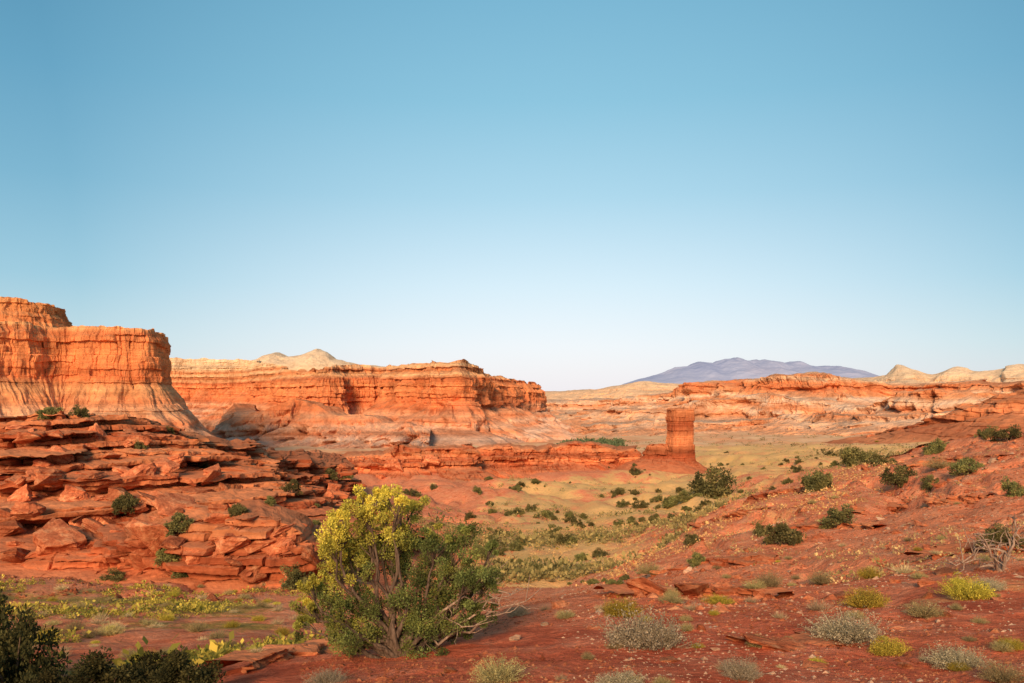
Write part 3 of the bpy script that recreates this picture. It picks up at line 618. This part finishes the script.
def sage_var(seed,colA,colB,n=900,spread=1.0,height=0.62,w=0.008,leaf=True):
    r=np.random.default_rng(seed)
    nc=5; ca=r.uniform(0,6.28,nc); cr_=r.uniform(0,0.2,nc); ch=r.uniform(0.6,1.15,nc); idx=r.integers(0,nc,n)
    a=r.uniform(0,6.28,n); q=np.sqrt(r.random(n))
    b=np.stack([cr_[idx]*np.cos(ca[idx])+q*0.14*np.cos(a),cr_[idx]*np.sin(ca[idx])+q*0.14*np.sin(a),np.zeros(n)-0.02],-1)
    el=np.clip(1.5-q*1.15*spread+r.normal(0,0.15,n),0.12,1.55); L=height*r.uniform(0.5,1.05,n)*(1-0.15*q)*ch[idx]
    az=a+r.normal(0,0.25,n)
    d=np.stack([np.cos(el)*np.cos(az),np.cos(el)*np.sin(az),np.sin(el)],-1)
    tip=b+d*L[:,None]; sd=np.cross(d,r.normal(size=(n,3)));sd/=np.linalg.norm(sd,axis=1)[:,None]
    V=np.stack([b-sd*w,b+sd*w,tip+sd*w*0.3,tip-sd*w*0.3],1).reshape(-1,3); Fc=np.arange(4*n).reshape(-1,4)
    t=r.random((n,1)); cc=(np.array(colA)*(1-t)+np.array(colB)*t)*(0.75+0.5*h3(idx,seed,1))[:,None]; c0=np.stack([cc*0.5,cc*0.5,cc,cc],1).reshape(-1,3)
    if leaf:
        V2,F2,c2=foliage(tip,np.full(n,0.05),8,0.025,r,cc,0.28,0.5)
        return mkleaf('sagebrush',np.vstack([V,V2]),np.vstack([Fc,F2+len(V)]),np.vstack([c0,c2]),M_sage)
    return mkleaf('grass_tuft',V,Fc,c0,M_sage)
sage=[sage_var(500+i,(0.28,0.21,0.12),(0.56,0.43,0.27),n=650) for i in range(4)]
green=[sage_var(520+i,(0.28,0.22,0.035),(0.78,0.58,0.08),n=560,height=0.5) for i in range(3)]
mixed=[sage_var(540+i,(0.28,0.20,0.09),(0.52,0.39,0.16),n=420) for i in range(3)]
tuft=[sage_var(560+i,(0.60,0.42,0.2),(0.84,0.62,0.34),n=240,height=0.6,w=0.007,leaf=False) for i in range(3)]
info={'sagebrush':(sage,"grey-green rounded sagebrush clump on red soil","shrub","sagebrush clumps"),
 'rabbitbrush':(green,"bright yellow-green low shrub on red soil","shrub","yellow-green low shrubs"),
 'desert_shrub':(mixed,"dull olive twiggy desert shrub","shrub","olive desert shrubs"),
 'grass_tuft':(tuft,"dry straw-coloured grass tuft","grass","dry grass tufts")}
def put_plant(p,width,kind,label=None):
    ms,lab,cat,grp=info[kind]
    o=obj(kind,random.choice(ms),None,label=label or lab,category=cat,group=grp)
    s=width/0.95; o.scale=(s*random.uniform(0.85,1.15),s*random.uniform(0.85,1.15),s*random.uniform(0.7,1.1)); o.rotation_euler=(0,0,random.uniform(0,6.28)); o.location=p
    return o
def put_juniper(p,width,label="rounded dark green juniper bush",parts=True,hs=1.0,var=None):
    c,t=random.choice(var or jv); s=width/0.85; rz=random.uniform(0,6.28)
    if parts:
        e=obj('juniper_bush',None,None,label=label,category='bush',group='juniper bushes')
        for nm_,m_ in (('crown',c),('trunk',t)):
            o=obj(nm_,m_); o.parent=e
    else:
        e=obj('juniper_bush',c,None,label=label,category='bush',group='juniper bushes')
    e.scale=(s*random.uniform(0.85,1.2),s,s*hs*random.uniform(0.75,1.1)); e.rotation_euler=(0,0,rz); e.location=p-Vector((0,0,0.04*s))
for px,py,w,kd in [(648,648,74,'sagebrush'),(622,618,36,'rabbitbrush'),(848,642,60,'sagebrush'),(868,608,42,'rabbitbrush'),(886,656,36,'rabbitbrush'),(958,668,52,'sagebrush'),(498,683,46,'mixed'),
 (618,690,46,'sagebrush'),(327,686,32,'sagebrush'),(740,680,36,'sagebrush'),(925,618,32,'mixed'),(968,600,44,'rabbitbrush'),(990,592,30,'sagebrush'),(1012,650,28,'rabbitbrush'),(820,612,28,'grass_tuft'),(718,605,26,'rabbitbrush'),
 (518,618,20,'sagebrush'),(820,585,22,'mixed'),(870,580,22,'rabbitbrush'),(905,575,28,'grass_tuft'),(770,588,24,'mixed'),(650,575,22,'mixed'),(940,470,22,'mixed'),(560,682,14,'grass_tuft'),(1000,683,36,'mixed'),(600,612,16,'grass_tuft'),(690,612,18,'grass_tuft'),(780,620,18,'grass_tuft'),(755,590,18,'mixed'),(670,604,22,'mixed'),(545,612,12,'grass_tuft')]:
    p,_=sight(px,py-2)
    if p is None: continue
    put_plant(p,w*p.y/F,'desert_shrub' if kd=='mixed' else kd)
for px,py,w in [(782,545,38),(838,526,38),(714,497,44),(818,490,32),(900,484,32),(970,474,32),(857,466,30),(880,466,24),(690,546,20),(1008,442,28),(988,437,20),(697,566,20),(672,507,20),(762,536,20),(1012,497,28),(930,488,20),
  (298,590,34),(125,510,30),(180,532,28),(238,515,18),(52,418,22),(80,419,22),(168,434,14),(292,494,20),(330,480,16),(172,562,28),(186,575,26),(115,580,20),(1000,545,34),(935,455,22),(270,505,16),(205,468,14),(140,450,14)]:
    p,_=sight(px,py-1)
    if p is None: continue
    put_juniper(p,w*p.y/F)
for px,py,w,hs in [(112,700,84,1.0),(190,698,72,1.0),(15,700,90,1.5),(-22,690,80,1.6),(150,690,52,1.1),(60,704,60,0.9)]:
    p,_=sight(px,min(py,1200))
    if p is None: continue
    put_juniper(p,w*p.y/F,label="dense very dark green bush, shade put into its leaf colour",hs=hs,var=jdark)
placed=0
while placed<210:
    py=452+133*random.random()**0.8; 
    lo_=np.interp(py,[452,470,500,540,585],[720,560,480,460,480]); hi_=np.interp(py,[452,470,500,540,585],[1000,900,720,660,620])
    px=random.uniform(lo_,hi_)
    if vn((px+py*1.5)/34.0,py/9.0,0,77)<0.48: continue
    p,_=sight(px,py)
    if p is None or p.y>600: continue
    w=random.choice([5,6,8,9,11,14,18])*p.y/F*random.uniform(0.7,1.1)*(1 if py>500 else 0.7)
    put_juniper(p,w,parts=False,hs=0.9); placed+=1
placed=0
while placed<50:
    px=random.uniform(300,500); py=random.uniform(478,600)
    p,_=sight(px,py)
    if p is None or p.y<25: continue
    put_juniper(p,random.uniform(6,13)*p.y/F,parts=False,hs=0.9); placed+=1
for _ in range(110):
    px=random.uniform(540,1024); py=random.uniform(440,690) 
    p,_n=sight(px,py)
    if p is None or p.y>100: continue
    put_plant(p,random.uniform(0.08,0.22)*(1+p.y/40),random.choice(['desert_shrub','grass_tuft','grass_tuft','desert_shrub','rabbitbrush','desert_shrub']))
for _ in range(90):
    px=random.uniform(20,310); py=random.uniform(584,660)
    p,_n=sight(px,py)
    if p is None: continue
    put_plant(p,random.uniform(0.2,0.55),random.choice(['desert_shrub','rabbitbrush','rabbitbrush','grass_tuft']))
def scrub(n,sel,size,name,colA,colB,seed,per=26,mat=M_leaf,ls=0.45,flat=0.7):
    r=np.random.default_rng(seed); X,Y=sel(r,n); Z=H(X,Y); s=size*np.exp(r.normal(0,0.35,len(X)))
    t=r.random((len(X),1)); cc=np.array(colA)*(1-t)+np.array(colB)*t
    c=np.stack([X,Y,Z+s*0.3],-1); 
    V,Fc,cl=foliage(c,s,per,1.0,r,cc,0.35,0.3,flat=flat)
    V=V.reshape(len(c),per,4,3); p0=V[:,:,:1]; V=p0+(V-p0)*(s[:,None,None,None]*ls); V=V.reshape(-1,3)
    return obj(name,mkleaf(name,V,Fc,cl,mat),None,kind='stuff')
def sel_valley(r,n):
    Y=60*np.exp(r.random(n)*math.log(15)); lo=np.interp(Y,[60,90,160,240,300,900],[400,400,440,480,600,560]); hi=np.interp(Y,[60,160,300,900],[680,830,1000,1150])
    px=r.uniform(lo,hi); X=(px-512)/F*Y; k_=vn(X/26,Y/20,0,88)*0.7+vn(X/8,Y/8,0,99)*0.3+0.15*r.random(n)>0.58; return X[k_],Y[k_]
def sel_far(r,n):
    Y=300*np.exp(r.random(n)*math.log(7)); px=r.uniform(560,1150,n); X=(px-512)/F*Y; k_=vn(X/90,Y/120,0,89)>0.46; return X[k_],Y[k_]
def sel_gap(r,n):
    Y=r.uniform(950,1500,n); px=r.uniform(562,622,n); return (px-512)/F*Y,Y
def sel_near(r,n):
    Y=45*np.exp(r.random(n)*math.log(6)); px=r.uniform(450,900,n); X=(px-512)/F*Y; k_=vn(X/12,Y/16,0,92)>0.45; return X[k_],Y[k_]
def sel_left(r,n):
    Y=r.uniform(14,42,n); px=r.uniform(-40,320,n); X=(px-512)/F*Y; k_=vn(X/4,Y/4,0,90)>0.45; return X[k_],Y[k_]
def sel_right(r,n):
    Y=18*np.exp(r.random(n)*math.log(6)); px=r.uniform(620,1080,n); X=(px-512)/F*Y; k_=vn(X/5,Y/6,0,94)>0.5; return X[k_],Y[k_]
scrub(12000,sel_valley,0.42,'scrub',(0.16,0.135,0.05),(0.50,0.34,0.13),3,per=22)
scrub(2800,sel_far,1.8,'scrub',(0.17,0.14,0.06),(0.42,0.27,0.11),4,per=22)
scrub(900,sel_gap,3.4,'scrub',(0.10,0.13,0.06),(0.18,0.18,0.08),5,per=26)
scrub(9000,sel_near,0.18,'dry_grass',(0.93,0.56,0.21),(0.76,0.47,0.16),6,per=8)
scrub(3000,sel_left,0.13,'ground_cover',(0.22,0.20,0.04),(0.70,0.52,0.09),7,per=26)
scrub(1800,sel_right,0.10,'dry_grass',(0.40,0.29,0.10),(0.86,0.58,0.24),8,per=16)

# dead wood ----------------------------------------------------
def deadwood(px,py,ends,label,seed,wk=1.9):
    p,_=sight(px,py)
    if p is None: return
    r=np.random.default_rng(seed); m_=p.y/F; pa=[]
    for e in ends:
        t_=np.array([(e[0]-px)*m_,r.uniform(-.3,.3),max((py-e[1])*m_,0.02)])
        P=curvy((0,0,0),t_,r,12,0.2,0.12); w=wk*m_; pa.append((P,np.linspace(w,w*0.15,12)))
        for j in range(6):
            a=P[3+j]; b=a+r.normal(size=3)*np.linalg.norm(t_)*0.2+np.array([0,0,0.06]); pa.append((curvy(a,b,r,6,0.15),np.linspace(w*0.4,w*0.08,6)))
    V,Fc=tube(pa); o=obj('dead_tree',mesh_np('dead_tree',V,Fc,True),M_dead,label=label,category='dead tree'); o.location=p
deadwood(1002,572,[(958,545),(948,574),(972,532),(1012,512),(1020,545),(938,562),(1030,530)],"twisted bare brown dead tree lying on the red slope",3,1.8)
deadwood(450,612,[(500,580),(526,585),(512,600)],"fallen bare brown branches beside the juniper",5,1.6)

# ------------------------------------------------------------------ world, sun, camera
w=bpy.data.worlds.new('World'); scene.world=w; w.use_nodes=True; nt=w.node_tree; nt.nodes.clear(); N=nt.nodes; L=nt.links
out=N.new('ShaderNodeOutputWorld'); sk=N.new('ShaderNodeTexSky'); sk.sky_type='NISHITA'; sk.sun_disc=False
SE,SA=math.radians(22),math.radians(191)
sk.sun_elevation=SE; sk.sun_rotation=SA
b1=N.new('ShaderNodeBackground'); b1.inputs[1].default_value=0.02; L.new(sk.outputs[0],b1.inputs[0])
tc=N.new('ShaderNodeTexCoord'); sp=N.new('ShaderNodeSeparateXYZ'); L.new(tc.outputs['Generated'],sp.inputs[0])
def s2l(*c): return tuple((v/255/12.92 if v/255<=0.04045 else ((v/255+0.055)/1.055)**2.4) for v in c)
def wr(stops):
    q=N.new('ShaderNodeValToRGB'); L.new(sp.outputs[2],q.inputs[0])
    while len(q.color_ramp.elements)<len(stops): q.color_ramp.elements.new(0.5)
    for e,(p,c) in zip(q.color_ramp.elements,stops): e.position=p; e.color=(*s2l(*c),1)
    return q.outputs[0]
ctr=wr([(0.0,(238,234,240)),(0.05,(230,235,243)),(0.12,(208,228,239)),(0.22,(166,208,226)),(0.32,(134,191,214)),(0.42,(116,177,204)),(1.0,(92,132,170))])
side=wr([(0.0,(210,216,224)),(0.05,(182,209,221)),(0.12,(146,192,212)),(0.22,(114,172,198)),(0.32,(93,157,187)),(0.42,(78,142,173)),(1.0,(80,120,160))])
m1=N.new('ShaderNodeMath'); m1.operation='ADD'; L.new(sp.outputs[0],m1.inputs[0]); m1.inputs[1].default_value=-0.05
m2_=N.new('ShaderNodeMath'); m2_.operation='MULTIPLY'; L.new(m1.outputs[0],m2_.inputs[0]); L.new(m1.outputs[0],m2_.inputs[1])
mr=N.new('ShaderNodeMapRange'); mr.inputs[1].default_value=0; mr.inputs[2].default_value=0.25; L.new(m2_.outputs[0],mr.inputs[0])
mx=N.new('ShaderNodeMix'); mx.data_type='RGBA'; L.new(mr.outputs[0],mx.inputs[0]); L.new(ctr,mx.inputs[6]); L.new(side,mx.inputs[7])
b2=N.new('ShaderNodeBackground'); b2.inputs[1].default_value=0.95; L.new(mx.outputs[2],b2.inputs[0])
ad=N.new('ShaderNodeAddShader'); L.new(b1.outputs[0],ad.inputs[0]); L.new(b2.outputs[0],ad.inputs[1]); L.new(ad.outputs[0],out.inputs[0])

sd=bpy.data.lights.new('sun','SUN'); sd.energy=4.9; sd.angle=math.radians(16); sd.color=(1.0,0.74,0.48)
so=bpy.data.objects.new('sun',sd); bpy.context.collection.objects.link(so)
sv=Vector((math.sin(SA)*math.cos(SE),math.cos(SA)*math.cos(SE),math.sin(SE)))
so.rotation_euler=(-sv).to_track_quat('-Z','Y').to_euler()

cd=bpy.data.cameras.new('camera'); cd.lens=30; cd.sensor_width=36; cd.shift_y=(HY-341.5)/1024; cd.clip_start=0.1; cd.clip_end=90000
co=bpy.data.objects.new('camera',cd); bpy.context.collection.objects.link(co); co.rotation_euler=(math.radians(90),0,0); co.location=(0,0,0)
scene.camera=co
